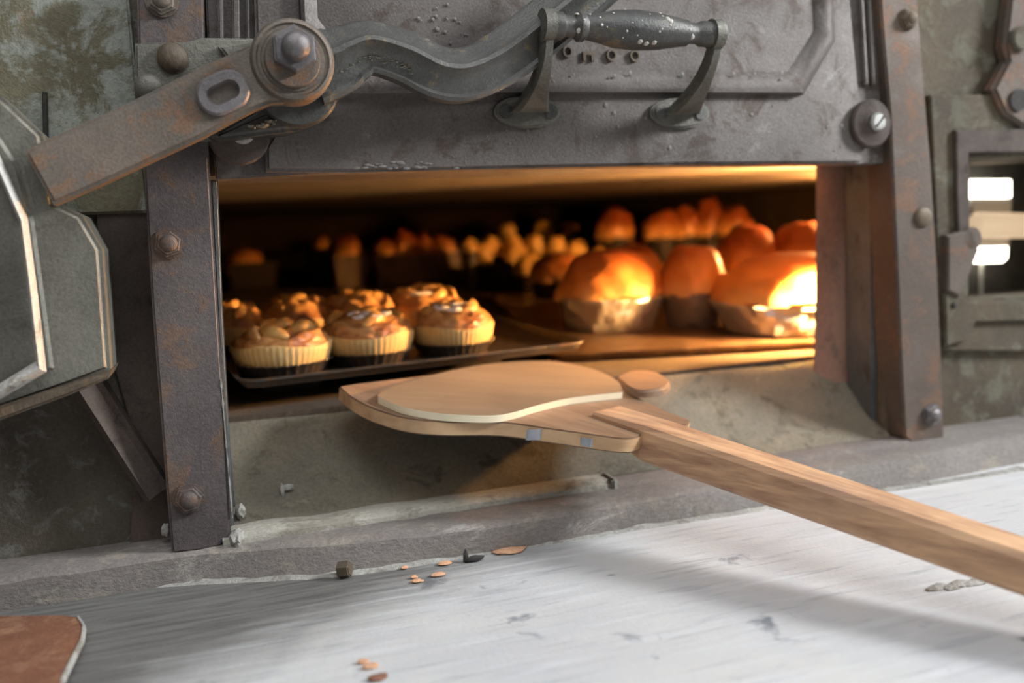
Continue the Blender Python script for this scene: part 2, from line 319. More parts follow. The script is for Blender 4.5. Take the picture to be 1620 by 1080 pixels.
# chamber behind the face
YB = 4.2
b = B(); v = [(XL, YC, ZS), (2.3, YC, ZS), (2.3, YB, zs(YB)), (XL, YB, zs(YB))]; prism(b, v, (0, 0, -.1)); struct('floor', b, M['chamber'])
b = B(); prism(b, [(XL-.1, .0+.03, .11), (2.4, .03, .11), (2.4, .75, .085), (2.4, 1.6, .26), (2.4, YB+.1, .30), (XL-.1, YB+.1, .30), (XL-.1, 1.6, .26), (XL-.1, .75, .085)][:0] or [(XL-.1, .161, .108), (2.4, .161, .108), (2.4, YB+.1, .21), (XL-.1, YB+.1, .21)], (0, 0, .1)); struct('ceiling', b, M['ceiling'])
b = B(); prism(b, [(-.02, .031, .106), (XJ+.03, .031, .106), (XJ+.03, .101, .105), (2.4, .101, .105), (2.4, .160, .104), (-.02, .160, .104)], (0, 0, .05)); tag(obj('ceiling', b, M['ceiling']), kind='structure')
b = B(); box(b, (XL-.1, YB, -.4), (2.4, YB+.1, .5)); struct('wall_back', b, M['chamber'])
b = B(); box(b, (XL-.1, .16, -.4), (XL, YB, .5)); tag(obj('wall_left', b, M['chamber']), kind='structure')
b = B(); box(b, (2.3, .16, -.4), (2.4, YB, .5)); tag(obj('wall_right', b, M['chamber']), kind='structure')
# the mouth's right reveal: brown angle, slate coloured casting, brick jamb
def reveal(y0, y1, dx, mat, name, x1=None):
    b = B(); box(b, (XJ-dx, y0, -.40), (XW if x1 is None else x1, y1, .125), .003); return struct(name, b, mat)
reveal(.012, .032, .003, M['brown_iron'], 'trim_1')
reveal(.033, .098, .009, M['slate_iron'], 'trim_2')
b = B()
rings = []
for i, z in enumerate([-.40, -.30, -.22, -.12, 0, .13]):
    w_ = .018*max(0, 1-abs(z+.30)*3)
    rings.append([(XJ-.012-w_, .099, z), (XJ-.030-w_, .112, z), (XJ-.047-w_*.6, .122, z), (XJ+.028, .124, z), (XJ+.028, .099, z)])
loft(b, rings); struct('trim_3', b, M['jamb_brick'])
b = B(); box(b, (-.06, .03, -.40), (.0, .17, .125), .004); struct('trim_4', b, M['slate_iron'])
# stone ramp rising from the sill to the sole
b = B(); rings = []
for i in range(41):
    x = -.01+(XJ+.01)*i/40; n1 = .006*noise.noise(Vector((x*6, 0, 0))); n2 = .008*noise.noise(Vector((x*9, 3, 0)))
    rings.append([(x, .00, -.42), (x, .00, -.345+n1*.5), (x, .012, -.338+n1), (x, .05, -.315+n1), (x, .095, -.272+n2), (x, .135+n1, -.236+n2), (x, .15+n1, -.2255), (x, .20, -.224), (x, .20, -.42)])
loft(b, rings); struct('trim_5', b, M['ramp'])
# sill stones and rail in front of the mouth
def xs(a, c, n=24): return [a+(c-a)*i/n for i in range(n+1)]
def sillstone(x0, x1, zt, y0, mat, name):
    b = B(); loft(b, [[(x, .002, -.40), (x, .002, zt+.004*noise.noise(Vector((x*14, 1, 0)))), (x, y0+.010, zt+.003*noise.noise(Vector((x*20, 2, 0)))), (x, y0+.002, zt-.005), (x, y0, zt-.014), (x, y0, -.40)] for x in xs(x0, x1)]); return struct(name, b, mat)
xj = Py(968, 770, -.03).x
sillstone(Py(352, 850, -.03).x, xj-.004, -.340, -.040, M['sill'], 'trim_6')
sillstone(xj+.004, Py(1418, 720, 0).x, -.346, -.040, M['rail'], 'trim_7')
ZT = -.39
frontb = catmull([(-60, 957), (0, 950), (270, 925), (548, 908), (810, 868), (1100, 822), (1430, 772), (1620, 742), (1750, 725)], 6)
fronttop = catmull([(-60, 924), (0, 915), (270, 878), (548, 858), (810, 828), (1100, 778), (1430, 728), (1620, 690), (1750, 670)], 6)
b = B(); rings = []
for (bx_, by_), (tx_, ty_) in zip(frontb, fronttop):
    p = Pz(bx_, by_, ZT); q = Pz(tx_, ty_, -.356); x = p.x; yq = min(q.y, -.040) ; yp = min(p.y, yq-.002)
    k = .0025*noise.noise(Vector((x*25, 0, 4)))
    rings.append([(x, .03, ZT-.03), (x, .03, -.350), (x, yq+.008, -.352+k), (x, yq, -.358+k), (x, yp+k, ZT-.03)])
loft(b, rings); struct('trim_8', b, M['rail'])
b = B(); rings = []
for (bx_, by_) in catmull(frontb[2:], 4):                        # pale mortar line bedding the rail on the slab
    p = Pz(bx_, by_, ZT); k = noise.noise(Vector((p.x*30, 2, 4))); k2 = noise.noise(Vector((p.x*70, 5, 4)))
    rings.append([(p.x, p.y+.012, ZT-.002), (p.x, p.y+.004, ZT+.003+.004*k), (p.x, p.y-.003+.003*k2, ZT+.0015+.002*k), (p.x, p.y-.010+.007*k+.004*k2, ZT-.0015)])
loft(b, rings); struct('trim_9', b, M['mortar'])
b = B(); box(b, (xj-.0045, -.043, -.385), (xj+.0045, .0, -.337), .003); blob(b, (xj, -.044, -.372), (.009, .010, .016), .3, 2, 3); struct('trim_10', b, M['mortar'])
b = B(); p = Py(372, 832, -.02); blob(b, (p.x, -.03, p.z-.012), (.010, .018, .010), .3, 2, 5); struct('trim_11', b, M['mortar'])
b = B(); p = Py(388, 806, .01); blob(b, (p.x-.006, .012, p.z-.002), (.006, .007, .010), .3, 2, 8); struct('trim_13', b, M['mortar'])
# counter slab
b = B(); box(b, (-1.6, -1.6, ZT-.14), (2.6, .028, ZT), .004)
t_ = thing('stone_counter', 'pale grey concrete counter slab in front of the oven mouth', 'counter', (0, 0, -Z0))
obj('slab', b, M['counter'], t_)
b = B(); box(b, (-1.5, -1.5, -Z0), (2.5, .028, ZT-.14)); obj('plinth', b, M['rail'], t_)
b = B(); box(b, (-1.7, YW+.0, -Z0), (2.7, .16, -.40)); 
tag(obj('wall_front', b, M['patina_low']), kind='structure')
b = B(); box(b, (-1.7, -2.2, -Z0-.05), (2.7, YB+.1, -Z0)); tag(obj('floor', b, M['ramp']), kind='structure')

# ================================================================ IRONWORK
def bolt(parent, px, py, Y, r, kind='hex', mat=None, name='bolt', h=None, rot=0):
    c = Py(px, py, Y); h = h or r*.55; b = B()
    if kind == 'dome': disc(b, c+Vector((0, .002, 0)), (0, -1, 0), r*1.05, .004); dome(b, c+Vector((0, -.002, 0)), (0, -1, 0), r, h)
    else:
        disc(b, c+Vector((0, .002, 0)), (0, -1, 0), r*1.08, .0045, 24)
        q = Matrix.Rotation(rot, 4, 'Y'); bb = B(); disc(bb, (0, 0, 0), (0, -1, 0), r, h, 6, bev=r*.18); bmesh.ops.transform(bb, matrix=Matrix.Translation(c+Vector((0, -.001, 0))) @ q, verts=bb.verts)
        me = bpy.data.meshes.new('t'); bb.to_mesh(me); bb.free(); b.from_mesh(me); bpy.data.meshes.remove(me)
        dome(b, c+Vector((0, -h, 0)), (0, -1, 0), r*.62, r*.35)
    return obj(name, b, mat or M['jamb_iron'], parent)
# left jamb bar
YJ = -.035
LJ = [(215, -60), (322, -60), (324, 60), (330, 240), (344, 480), (358, 700), (366, 850), (345, 868), (272, 876), (262, 760), (240, 480), (228, 280), (219, 100)]
t = thing('jamb_bar', 'wide flat iron bar bolted upright along the left side of the oven mouth', 'iron bar', Py(318, 870, YJ))
b = B(); face_prism(b, LJ, YJ, .064, .003); obj('bar', b, M['jamb_iron'], t)
bolt(t, 267, 385, YJ, .0165, rot=.2); bolt(t, 299, 788, YJ, .0175, rot=.4); bolt(t, 256, 2, YJ, .017, rot=.1, mat=M['lever_iron'])
b = B(); face_prism(b, [(333, 284), (345, 284), (352, 480), (364, 700), (371, 838), (362, 848), (354, 700), (343, 480)], .0, .03, .002)
obj('edge_strip', b, M['slate_iron'], t)
b = B(); rings = []
for k in range(24):
    y = 600+k*9.5; p = Py(349+(y-600)*.085, y, YJ); w_ = .0028*max(.12, noise.noise(Vector((k*.61, 1, 0)))+.35)
    rings.append([p+Vector((-w_, .001, 0)), p+Vector((-w_*.3, -w_*.6, 0)), p+Vector((w_*.8, -w_*.4, 0)), p+Vector((w_*.8, .004, 0))])
loft(b, rings)
tag(obj('mortar_smear', b, M['mortar'], t), 'pale mortar smear along the edge')
p = Py(262, 838, .0); b = B(); blob(b, p, (.005, .005, .008), .4, 1.6, 3)
tag(obj('mortar_crumb', b, M['paint_fleck'], origin=p-Vector((0, 0, .011))), 'tiny cream crumb stuck at the foot of the left upright bar', 'crumb')
# right jamb bar
YR = -.026
RJ = [(1390, -60), (1448, -60), (1462, 120), (1474, 260), (1484, 420), (1492, 600), (1495, 704), (1467, 720), (1432, 692), (1425, 560), (1415, 330), (1408, 180), (1395, 30)]
t = thing('jamb_bar', 'narrow brown iron bar with pointed foot bolted right of the oven mouth', 'iron bar', Py(1465, 718, YR))
b = B(); face_prism(b, RJ, YR, .055, .003); obj('bar', b, M['right_iron'], t)
bolt(t, 1473, 655, YR, .0165, rot=.1, mat=M['nut']); bolt(t, 1460, 343, YR, .0155, 'dome', h=.006, mat=M['brown_iron'], name='rivet'); bolt(t, 1436, 30, YR, .0155, rot=.5, mat=M['brown_iron'])
# door
YD = -.02
t = thing('oven_door', 'raised cast iron lifting door with a moulded octagonal panel', 'door', Py(900, 266, YD))
b = B(); face_prism(b, [(322, -80), (1385, -80), (1398, 120), (1404, 259), (1300, 260), (900, 264), (500, 274), (341, 284), (333, 160)], YD+.012, .03, .002); obj('back_plate', b, M['door_iron'], t)
b = B(); face_prism(b, [(400, -80), (1340, -80), (1352, 60), (1362, 160), (1366, 258), (1100, 260), (800, 266), (560, 272), (421, 271), (420, 232), (440, 200), (404, 60)], YD-.004, .016, .004); obj('front_plate', b, M['door_iron'], t)
for i, (x0, w_) in enumerate([(343, 9), (366, 12), (388, 5)]):
    b = B(); face_prism(b, [(x0, -80), (x0+w_, -80), (x0+w_+4, 150), (x0+4, 150)], YD-.002-.003*(i == 1), .014, .002); obj('moulding', b, M['door_iron'], t)
for i, (x0, w_) in enumerate([(1366, 5), (1378, 4)]):
    b = B(); face_prism(b, [(x0-8, -80), (x0-8+w_, -80), (x0+w_+4, 132), (x0+3, 132)], YD+.0085-.006, .014, .002); obj('moulding', b, M['door_iron'], t)
b = B()  # octagonal band, profiled
outer = [(468, -80), (474, 40), (545, 152), (900, 149), (1271, 150), (1322, 64), (1316, -80)]
inner = [(500, -80), (505, 28), (568, 112), (900, 109), (1246, 112), (1288, 44), (1281, -80)]
rr = []
for (xo, yo), (xi, yi) in zip(outer, inner):
    def mid(k): return (xo+(xi-xo)*k, yo+(yi-yo)*k)
    rr.append([Py(*mid(0), YD-.003), Py(*mid(.10), YD-.014), Py(*mid(.30), YD-.016), Py(*mid(.75), YD-.011), Py(*mid(1), YD-.005), Py(*mid(1), YD)+Vector((0, .004, 0)), Py(*mid(0), YD)+Vector((0, .004, 0))])
loft(b, rr); obj('octagonal_moulding', b, M['door_iron'], t)
b = B(); face_prism(b, [(900, 114), (1246, 114), (1290, 44), (1284, -80), (496, -80), (502, 28), (566, 114)], YD-.0068, .006, 0); obj('centre_panel', b, M['door_iron'], t)
# worn raised characters, mostly hidden behind the grip
b = B()
for (x, y, r_) in [(897, 82, .0075), (966, 88, .0075), (1003, 89, .0075)]:
    c = Py(x, y, YD-.007)
    for k in range(14):
        a0 = 2*math.pi*k/14; a1 = 2*math.pi*(k+1)/14
        rg = []
        for a in (a0, a1):
            u = Vector((math.cos(a), 0, math.sin(a)*1.1)); rg.append([c+u*r_*.55, c+u*r_*.62+Vector((0, -.004, 0)), c+u*r_*.95+Vector((0, -.004, 0)), c+u*r_])
        loft(b, rg, True, False)
c = Py(930, 90, YD-.007); prism(b, [c+Vector((u, -.0035, v)) for u, v in ((-.008, -.006), (-.004, -.006), (-.004, .002), (.004, .002), (.004, -.006), (.008, -.006), (.008, .006), (-.008, .006))], (0, .0055, 0))
obj('raised_lettering', b, M['brown_iron'], t)
# flecks of dough and paint spattered on the door
b = B()
for i in range(60):
    x = random.uniform(760, 1340); y = random.choice([random.uniform(158, 250), random.uniform(158, 250), random.uniform(5, 90), random.uniform(115, 145)])
    if 1110 < x < 1340 and y < 100 and random.random() < .4: continue
    Y = YD-.0045 if y > 152 else (YD-.0085 if y < 96 and x < 1240 else YD-.014)
    r_ = random.choice([.0012, .0018, .0025, .0035]); k = bmesh.ops.create_icosphere(b, subdivisions=1, radius=1); c = Py(x, y, Y)
    for v in k['verts']: v.co = c+Vector((v.co.x*r_, v.co.y*.0009, v.co.z*r_*random.uniform(.8, 1.3)))
for i in range(26):
    x = random.gauss(640, 45); Y = YD-.0045; c = Py(x, 261+random.uniform(-5, 6), Y); r_ = random.uniform(.001, .0025); k = bmesh.ops.create_icosphere(b, subdivisions=1, radius=1)
    for v in k['verts']: v.co = c+Vector((v.co.x*r_*2.5, v.co.y*.001, v.co.z*r_*.8))
for i in range(22):
    c = Py(random.gauss(705, 22), random.gauss(30, 25), YD-.0085); r_ = random.uniform(.001, .003); k = bmesh.ops.create_icosphere(b, subdivisions=1, radius=1)
    for v in k['verts']: v.co = c+Vector((v.co.x*r_, v.co.y*.001, v.co.z*r_))
tag(obj('paint_flecks', b, M['dull_fleck'], t), 'pale dried specks', kind='stuff')
# door handle
def bracket(xf, yf, xt, yt, yb, side):
    b = B(); base = Py(xf, yf, YD-.004)
    # foot: oval flange with two ears
    n_ = 28; ring = [base+Vector((.047*math.cos(2*math.pi*k/n_), 0, .021*math.sin(2*math.pi*k/n_))) for k in range(n_)]
    prism(b, [p+Vector((0, -.008, 0)) for p in ring], (0, .008, 0), .003)
    # leg: flat blade sweeping out to the grip
    top = Py(xt, yt, yb); rings = []
    for i in range(13):
        s = i/12; c = base.lerp(top, s); c.y = base.y-.008+(top.y-base.y+.008)*math.sin(s*math.pi/2)**1.0; c.z = base.z+(top.z-base.z)*(s**1.15)
        wx = .020*(1-s)**3.0+.0065; wy = .022*(1-s)**1.0+.014
        rings.append([c+Vector((-wx, wy*.5, 0)), c+Vector((-wx, -wy*.2, -.002)), c+Vector((-wx*.7, -wy*.5, -.003)), c+Vector((wx*.7, -wy*.5, -.003)), c+Vector((wx, -wy*.2, -.002)), c+Vector((wx, wy*.5, 0))])
    loft(b, rings)
    disc(b, top+Vector((-.0075, 0, 0)), (1, 0, 0), .0195, .015, 24, .002)
    o = obj('handle_bracket', b, M['weight_iron'], t)
    for sx_ in (-1, 1):
        bb = B(); disc(bb, base+Vector((sx_*.031, -.005, 0)), (0, -1, 0), .0095, .005, 20); bb2 = obj('screw', bb, M['black_iron'], o)
    return top
YG = -.115
ta = bracket(833, 178, 866, 40, YG, -1); tb = bracket(1073, 180, 1132, 55, YG, 1)
b = B(); d = (tb-ta); L = d.length
prof = [(.014, 0), (.0165, .006), (.0165, .018), (.0125, .022), (.0125, .034), (.0175, .040), (.0175, .046), (.0145, .050), (.018, .07), (.0225, L*.38), (.0245, L*.50), (.0225, L*.64), (.0165, L*.80), (.014, L-.055), (.0165, L-.050), (.0165, L-.044), (.0135, L-.040), (.013, L-.028), (.016, L-.022), (.016, L-.004), (.010, L)]
lathe(b, prof, ta, d, 36); g = obj('handle_grip', b, M['black_iron'], t)
b = B(); dn = d.normalized()
for i in range(34):
    s = random.uniform(.15, .9)*L; rad = .0165
    for (r0, h0), (r1, h1) in zip(prof, prof[1:]):
        if h0 <= s <= h1: rad = r0+(r1-r0)*(s-h0)/max(1e-6, h1-h0)
    a = random.uniform(-1.2, 1.5); u = Vector((0, -math.cos(a), math.sin(a))); u = (u-dn*u.dot(dn)).normalized(); c = ta+dn*s+u*rad
    r_ = random.choice([.001, .0015, .002, .0034]); k = bmesh.ops.create_icosphere(b, subdivisions=2, radius=r_)
    for v in k['verts']: v.co = c+v.co-u*(v.co.dot(u))*.6
tag(obj('paint_flecks', b, M['paint_fleck'], g), 'white dried specks on the grip', kind='stuff')

# lever: straight bar, hub and curved arm
YL = -.115
t = thing('lifting_lever', 'heavy iron door lever with a straight bar, round hub and wavy arm', 'lever', Py(463, 150, YL+.03))
b = B(); face_prism(b, [(38, 240), (60, 226), (200, 163), (330, 100), (400, 68), (440, 50), (500, 110), (470, 160), (430, 162), (395, 176), (320, 216), (200, 272), (84, 324)], YL, .030, .004); obj('straight_bar', b, M['lever_iron'], t)
hc = Py(463, 96, YL)
b = B(); lathe(b, [(.0, -.060), (.044, -.060), (.0465, -.02), (.046, .0), (.043, .005), (.040, .006), (.038, .004), (.035, .004), (.034, .006), (.010, .006)], hc, (0, -1, 0), 48); obj('hub', b, M['lever_iron'], t)
b = B(); lathe(b, [(.01, -.080), (.048, -.080), (.050, -.040), (.047, -.032), (.01, -.030)], hc+Vector((.006, 0, -.018)), (0, -1, 0), 44)
face_prism(b, [(330, 215), (400, 175), (440, 120), (530, 130), (528, 165), (512, 188), (470, 206), (420, 212), (345, 222)], YL+.045, .045, .006); obj('hub_boss', b, M['black_iron'], t)
b = B(); lathe(b, [(.01, 0), (.029, 0), (.0305, .003), (.029, .007), (.010, .007)], hc+Vector((-.001, -.005, -.001)), (0, -1, 0), 40); obj('washer', b, M['lever_iron'], t)
b = B(); nc = hc+Vector((.001, -.011, .008)); disc(b, nc, (0, -1, 0), .0255, .018, 6, bev=.002)
b2 = obj('nut', b, M['nut'], t)
b = B(); lathe(b, [(.001, 0), (.0150, 0), (.0152, .012), (.0138, .017), (.009, .021), (.003, .022)], nc+Vector((0, -.016, 0)), (0, -1, 0), 28); obj('bolt_end', b, M['nut'], t)
b = B(); c = Py(353, 148, YL); ux = (Py(385, 133, YL)-Py(321, 163, YL)).normalized(); uz = Vector((-ux.z, 0, ux.x))
def slot(rx, rz, y, n_=40):
    out = []
    for k in range(n_):
        a = 2*math.pi*k/n_; cx = math.cos(a); sz = math.sin(a)
        out.append(c+ux*(math.copysign(rx-rz, cx)*(abs(cx) > 1e-6)+rz*cx)+uz*(rz*sz)+Vector((0, y, 0)))
    return out
R1 = [slot(.029, .0215, .002), slot(.029, .0215, -.006), slot(.0265, .019, -.0085), slot(.0185, .0105, -.0085), slot(.0165, .0085, -.004), slot(.0155, .0075, .001)]
loft(b, R1); obj('slot_boss', b, M['nut'], t)
def sweep(bm, cl, prof, yb):
    st = catmull(cl, 7); P = [Py(x, y, yb) for x, y, w_ in st]; rings = []
    for i, (x, y, w_) in enumerate(st):
        a = P[max(0, i-1)]; c_ = P[min(len(P)-1, i+1)]; tn = (c_-a).normalized(); nn = Vector((-tn.z, 0, tn.x)); hw = w_/1400*1.18
        rings.append([P[i]+nn*(u*hw)+Vector((0, -d_, 0)) for u, d_ in prof])
    loft(bm, rings)
cl = [(490, 112, 50), (530, 100, 46), (552, 88, 40), (585, 78, 36), (640, 94, 37), (690, 118, 38), (735, 120, 38), (790, 95, 39), (850, 50, 40), (905, 5, 40), (950, -35, 40)]
prof = [(1, 0), (1, .012), (.88, .017), (.45, .026), (.28, .034), (.12, .035), (-.05, .028), (-.35, .020), (-.72, .018), (-.86, .022), (-1, .019), (-1, 0)]
b = B(); sweep(b, cl, prof, YL+.038); obj('curved_arm', b, M['black_iron'], t)
b = B()  # crusty dirt along the lower lip
for i, (x, y, w_) in enumerate(catmull(cl, 14)[30:88]):
    if random.random() < .7:
        q = Py(x, y+w_*random.uniform(.90, 1.0), YL+.030); blob(b, q, (random.uniform(.004, .010), .004, random.uniform(.0006, .0016)), .5, 2, i, 1)
for i in range(60):
    x, y, w_ = random.choice(catmull(cl, 14)[20:60]); q = Py(x, y+w_*random.uniform(.10, .5), YL+.017); blob(b, q, (random.uniform(.001, .003), .0012, .0008), .5, 2, i, 1)
for i in range(40):
    x = random.uniform(395, 525); q = Py(x, 203-(x-395)*.28+random.uniform(-3, 4), YL+.04); blob(b, q, (random.uniform(.002, .005), .004, .002), .5, 2, i, 1)
tag(obj('dirt_crust', b, M['paint_fleck'] if False else M['ramp'], t), 'sandy crust of dust along the lower edge', kind='stuff')

# bearing bracket behind the lever
t = thing('bearing_bracket', 'riveted iron bracket plate behind the straight lever bar', 'bracket', Py(300, 150, YJ-.012))
b = B(); face_prism(b, [(213, 68), (300, 65), (320, 59), (400, 60), (440, 90), (430, 190), (330, 222), (240, 222), (215, 160)], YJ-.012, .014, .003); obj('plate', b, M['weight_iron'], t)
b = B(); face_prism(b, [(345, 72), (400, 62), (410, 75), (360, 92)], YJ-.022, .012, .003); obj('rib', b, M['weight_iron'], t)
bolt(t, 273, 92, YJ-.012, .0165, 'dome', h=.011, mat=M['brown_iron'], name='rivet'); bolt(t, 236, 140, YJ-.012, .0155, 'dome', h=.009, mat=M['weight_iron'], name='rivet')
def roller(px, py, Y, r, label, depth_=.02):
    c = Py(px, py, Y); t = thing('guide_roller', label, 'roller', c+Vector((0, 0, -r)))
    b = B(); lathe(b, [(.003, -depth_), (r*.97, -depth_), (r, -depth_*.6), (r, -.003), (r*.93, .0), (r*.55, .001), (r*.42, .004), (.004, .004)], c, (0, -1, 0), 40); obj('wheel', b, M['dark_brown'], t)
    b = B(); cc = c+Vector((.004, -.004, .001)); lathe(b, [(.002, 0), (r*.38, 0), (r*.38, .003), (r*.30, .006), (.002, .007)], cc, (0, -1, 0), 24); s_ = obj('screw', b, M['screw'], t)
    b = B(); box(b, cc+Vector((-r*.3, -.0078, -.0012)), cc+Vector((r*.3, -.006, .0012))); bmesh.ops.rotate(b, verts=b.verts, cent=cc, matrix=Matrix.Rotation(-.8, 3, 'Y')); obj('slot', b, M['char'], s_)
roller(1381, 195, -.034, .036, 'round dark guide roller with a bright slotted screw, right of the door', .018)
roller(378, 212, -.034, .036, 'guide roller half hidden under the lever hub, left of the door', .010)

# counterweight on the left
YWt = -.085
t = thing('counterweight', 'faceted grey cast iron counterweight at the left edge of the frame', 'weight', Py(60, 640, YWt))
b = B(); face_prism(b, [(-160, 90), (-60, 120), (0, 150), (66, 212), (86, 320), (128, 340), (160, 394), (174, 586), (110, 610), (0, 648), (-160, 700)], YWt, .085, .006); obj('body', b, M['weight_iron'], t)
b = B(); face_prism(b, [(-160, 60), (-60, 150), (0, 205), (36, 262), (60, 350), (92, 588), (0, 632), (-160, 690)], YWt-.009, .02, .008); obj('stepped_panel', b, M['weight_iron'], t)
b = B()
st = [(-120, 130), (-40, 190), (0, 246), (44, 345), (58, 450), (74, 588), (0, 632), (-120, 680)]
rings = []
for i, (x, y) in enumerate(st):
    cx, cy = -60, 420; p = Py(x, y, YWt-.014); q = Py(x+(cx-x)*.13, y+(cy-y)*.10, YWt-.014); e = Vector((0, -.012, 0))
    rings.append([p, p.lerp(q, .25)+e*.8, p.lerp(q, .5)+e, p.lerp(q, .8)+e*.7, q])
loft(b, rings); obj('bright_rim', b, M['bright_iron'], t); t.children[-1]['label'] = 'worn pale raised rim'
b = B(); prism(b, [Py(-160, 716, YWt-.01), Py(-160, 696, YWt-.01), Py(0, 642, YWt-.01), Py(176, 586, YWt-.01), Py(170, 600, YWt-.01), Py(110, 625, YWt-.01), Py(0, 665, YWt-.01)], (0, .08, 0), .003); obj('bottom_plate', b, M['brown_iron'], t)
# brace below it
a_ = Py(140, 600, .0); c_ = Py(268, 800, .0); dd = (c_-a_).normalized(); nn = Vector((-dd.z, 0, dd.x))
b = B(); loft(b, [[p+nn*-.019+Vector((0, .03, 0)), p+nn*-.019+Vector((0, -.012, 0)), p+nn*-.012+Vector((0, -.020, 0)), p+nn*-.005+Vector((0, -.010, 0)), p+nn*.004+Vector((0, -.004, 0)), p+nn*.012+Vector((0, -.006, 0)), p+nn*.012+Vector((0, .03, 0))] for p in (a_.lerp(c_, k/6-.12) for k in range(7))])
tag(obj('diagonal_brace', b, M['dark_brown'], origin=c_), 'diagonal ribbed rusty iron brace running down from the counterweight to the left bar', 'brace')
# thin dark strap on the upper left wall
b = B(); face_prism(b, [(66, 145), (74, 145), (76, 225), (68, 225)], .012, .01, .001)
tag(obj('wall_strap', b, M['char'], origin=Py(70, 224, .012)), 'short thin dark iron strap on the stained wall above the counterweight', 'strap')
# plates on the right wall
t = thing('cover_plate', 'mottled iron cover plate framing the bright lamp port right of the mouth', 'plate', Py(1540, 560, YW-.012))
b = B()
PO = [(1470, 150), (1576, 148), (1600, 152), (1900, 150), (1900, 560), (1492, 560), (1486, 400)]
b1 = [Py(x, y, YW-.014) for x, y in [(1472, 150), (1700, 148), (1700, 236), (1531, 238), (1533, 480), (1700, 480), (1700, 555), (1490, 555), (1484, 400)]]
prism(b, b1, (0, .016, 0), .002); obj('plate', b, M['patina_right'], t)
b = B(); prism(b, [Py(x, y, YW-.022) for x, y in [(1513, 205), (1700, 203), (1700, 240), (1534, 242), (1535, 366), (1517, 372), (1514, 300)]], (0, .012, 0), .002); obj('port_frame', b, M['dark_brown'], t)
b = B(); prism(b, [Py(x, y, YW-.024) for x, y in [(1495, 462), (1522, 460), (1534, 476), (1700, 474), (1700, 505), (1545, 510), (1530, 540), (1497, 548)]], (0, .012, 0), .003); obj('lower_lug', b, M['patina_right'], t)
bolt(t, 1509, 482, YW-.024, .005, 'dome', h=.002, mat=M['char'], name='pin_hole')
b = B(); c = Py(1540, 378, YW-.03); disc(b, c+Vector((0, .02, 0)), (0, -1, 0), .020, .02, 24, .003); prism(b, [Py(x, y, YW-.03) for x, y in [(1500, 372), (1538, 362), (1550, 396), (1520, 470), (1500, 460)]], (0, .018, 0), .003); obj('latch', b, M['right_iron'], t)
t = thing('pivot_casting', 'curved brown iron casting with a dark round hole at the top right edge', 'casting', Py(1600, 200, YW-.03))
b = B(); prism(b, [Py(x, y, YW-.025) for x, y in [(1606, -60), (1700, -60), (1700, 190), (1620, 200), (1590, 180), (1572, 140), (1596, 95), (1590, 70)]], (0, .02, 0), .006); obj('casting', b, M['right_iron'], t)
b = B(); c = Py(1611, 158, YW-.027); disc(b, c, (0, -1, 0), .018, .002, 28); obj('hole', b, M['char'], t)
b = B(); disc(b, Py(1612, 62, YW-.025), (0, -1, 0), .020, .008, 24, .003); obj('boss', b, M['patina_right'], t)

# lamp port interior and lamp
b = B(); z0, z1 = PZ0-.02, PZ1+.02; x0, x1 = PX0-.02, PX1+.40
for a_, c_ in (((x0-.01, .32, z0), (x1, .33, z1)), ((x0-.01, .101, z0), (x0, .32, z1)), ((x1, .101, z0), (x1+.01, .32, z1)), ((x0-.01, .101, z0-.01), (x1+.01, .33, z0)), ((x0-.01, .101, z1), (x1+.01, .33, z1+.01))): box(b, a_, c_)
struct('trim_12', b, M['char'])
YP = .26
t = thing('port_lamp', 'glowing lamp on a thin stem seen through the port at right', 'lamp', Py(1553, 476, YP+.01))
p0 = Py(1531, 282, YP); p1 = Py(1603, 313, YP); b = B(); prism(b, [Py(x, y, YP) for x, y in [(1532, 284), (1602, 284), (1602, 312), (1534, 312)]], (0, .03, 0), .004); tag(obj('upper_glass', b, M['lit'], t), 'upper lit window of the lamp')
b = B(); prism(b, [Py(x, y, YP) for x, y in [(1537, 392), (1597, 390), (1596, 408), (1588, 415), (1540, 416)]], (0, .03, 0), .004); tag(obj('lower_glass', b, M['lit'], t), 'lower lit window of the lamp')
b = B(); prism(b, [Py(x, y, YP+.003) for x, y in [(1538, 313), (1602, 313), (1598, 391), (1540, 391)]], (0, .024, 0), .002); obj('housing', b, M['housing'], t)
b = B(); a_ = Py(1553, 416, YP+.015); c_ = Py(1552, 478, YP+.015); disc(b, c_, a_-c_, .004, (a_-c_).length, 12); obj('stem', b, M['housing'], t)
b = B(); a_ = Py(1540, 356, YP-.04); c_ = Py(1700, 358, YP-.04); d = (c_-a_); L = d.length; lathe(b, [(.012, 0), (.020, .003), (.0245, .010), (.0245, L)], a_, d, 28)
tag(obj('glow_rod', b, M['rod'], origin=a_), 'pale glow-painted tube crossing in front of the port lamp', 'rod')  # bar in front of the lamp, its lit look put in as emission

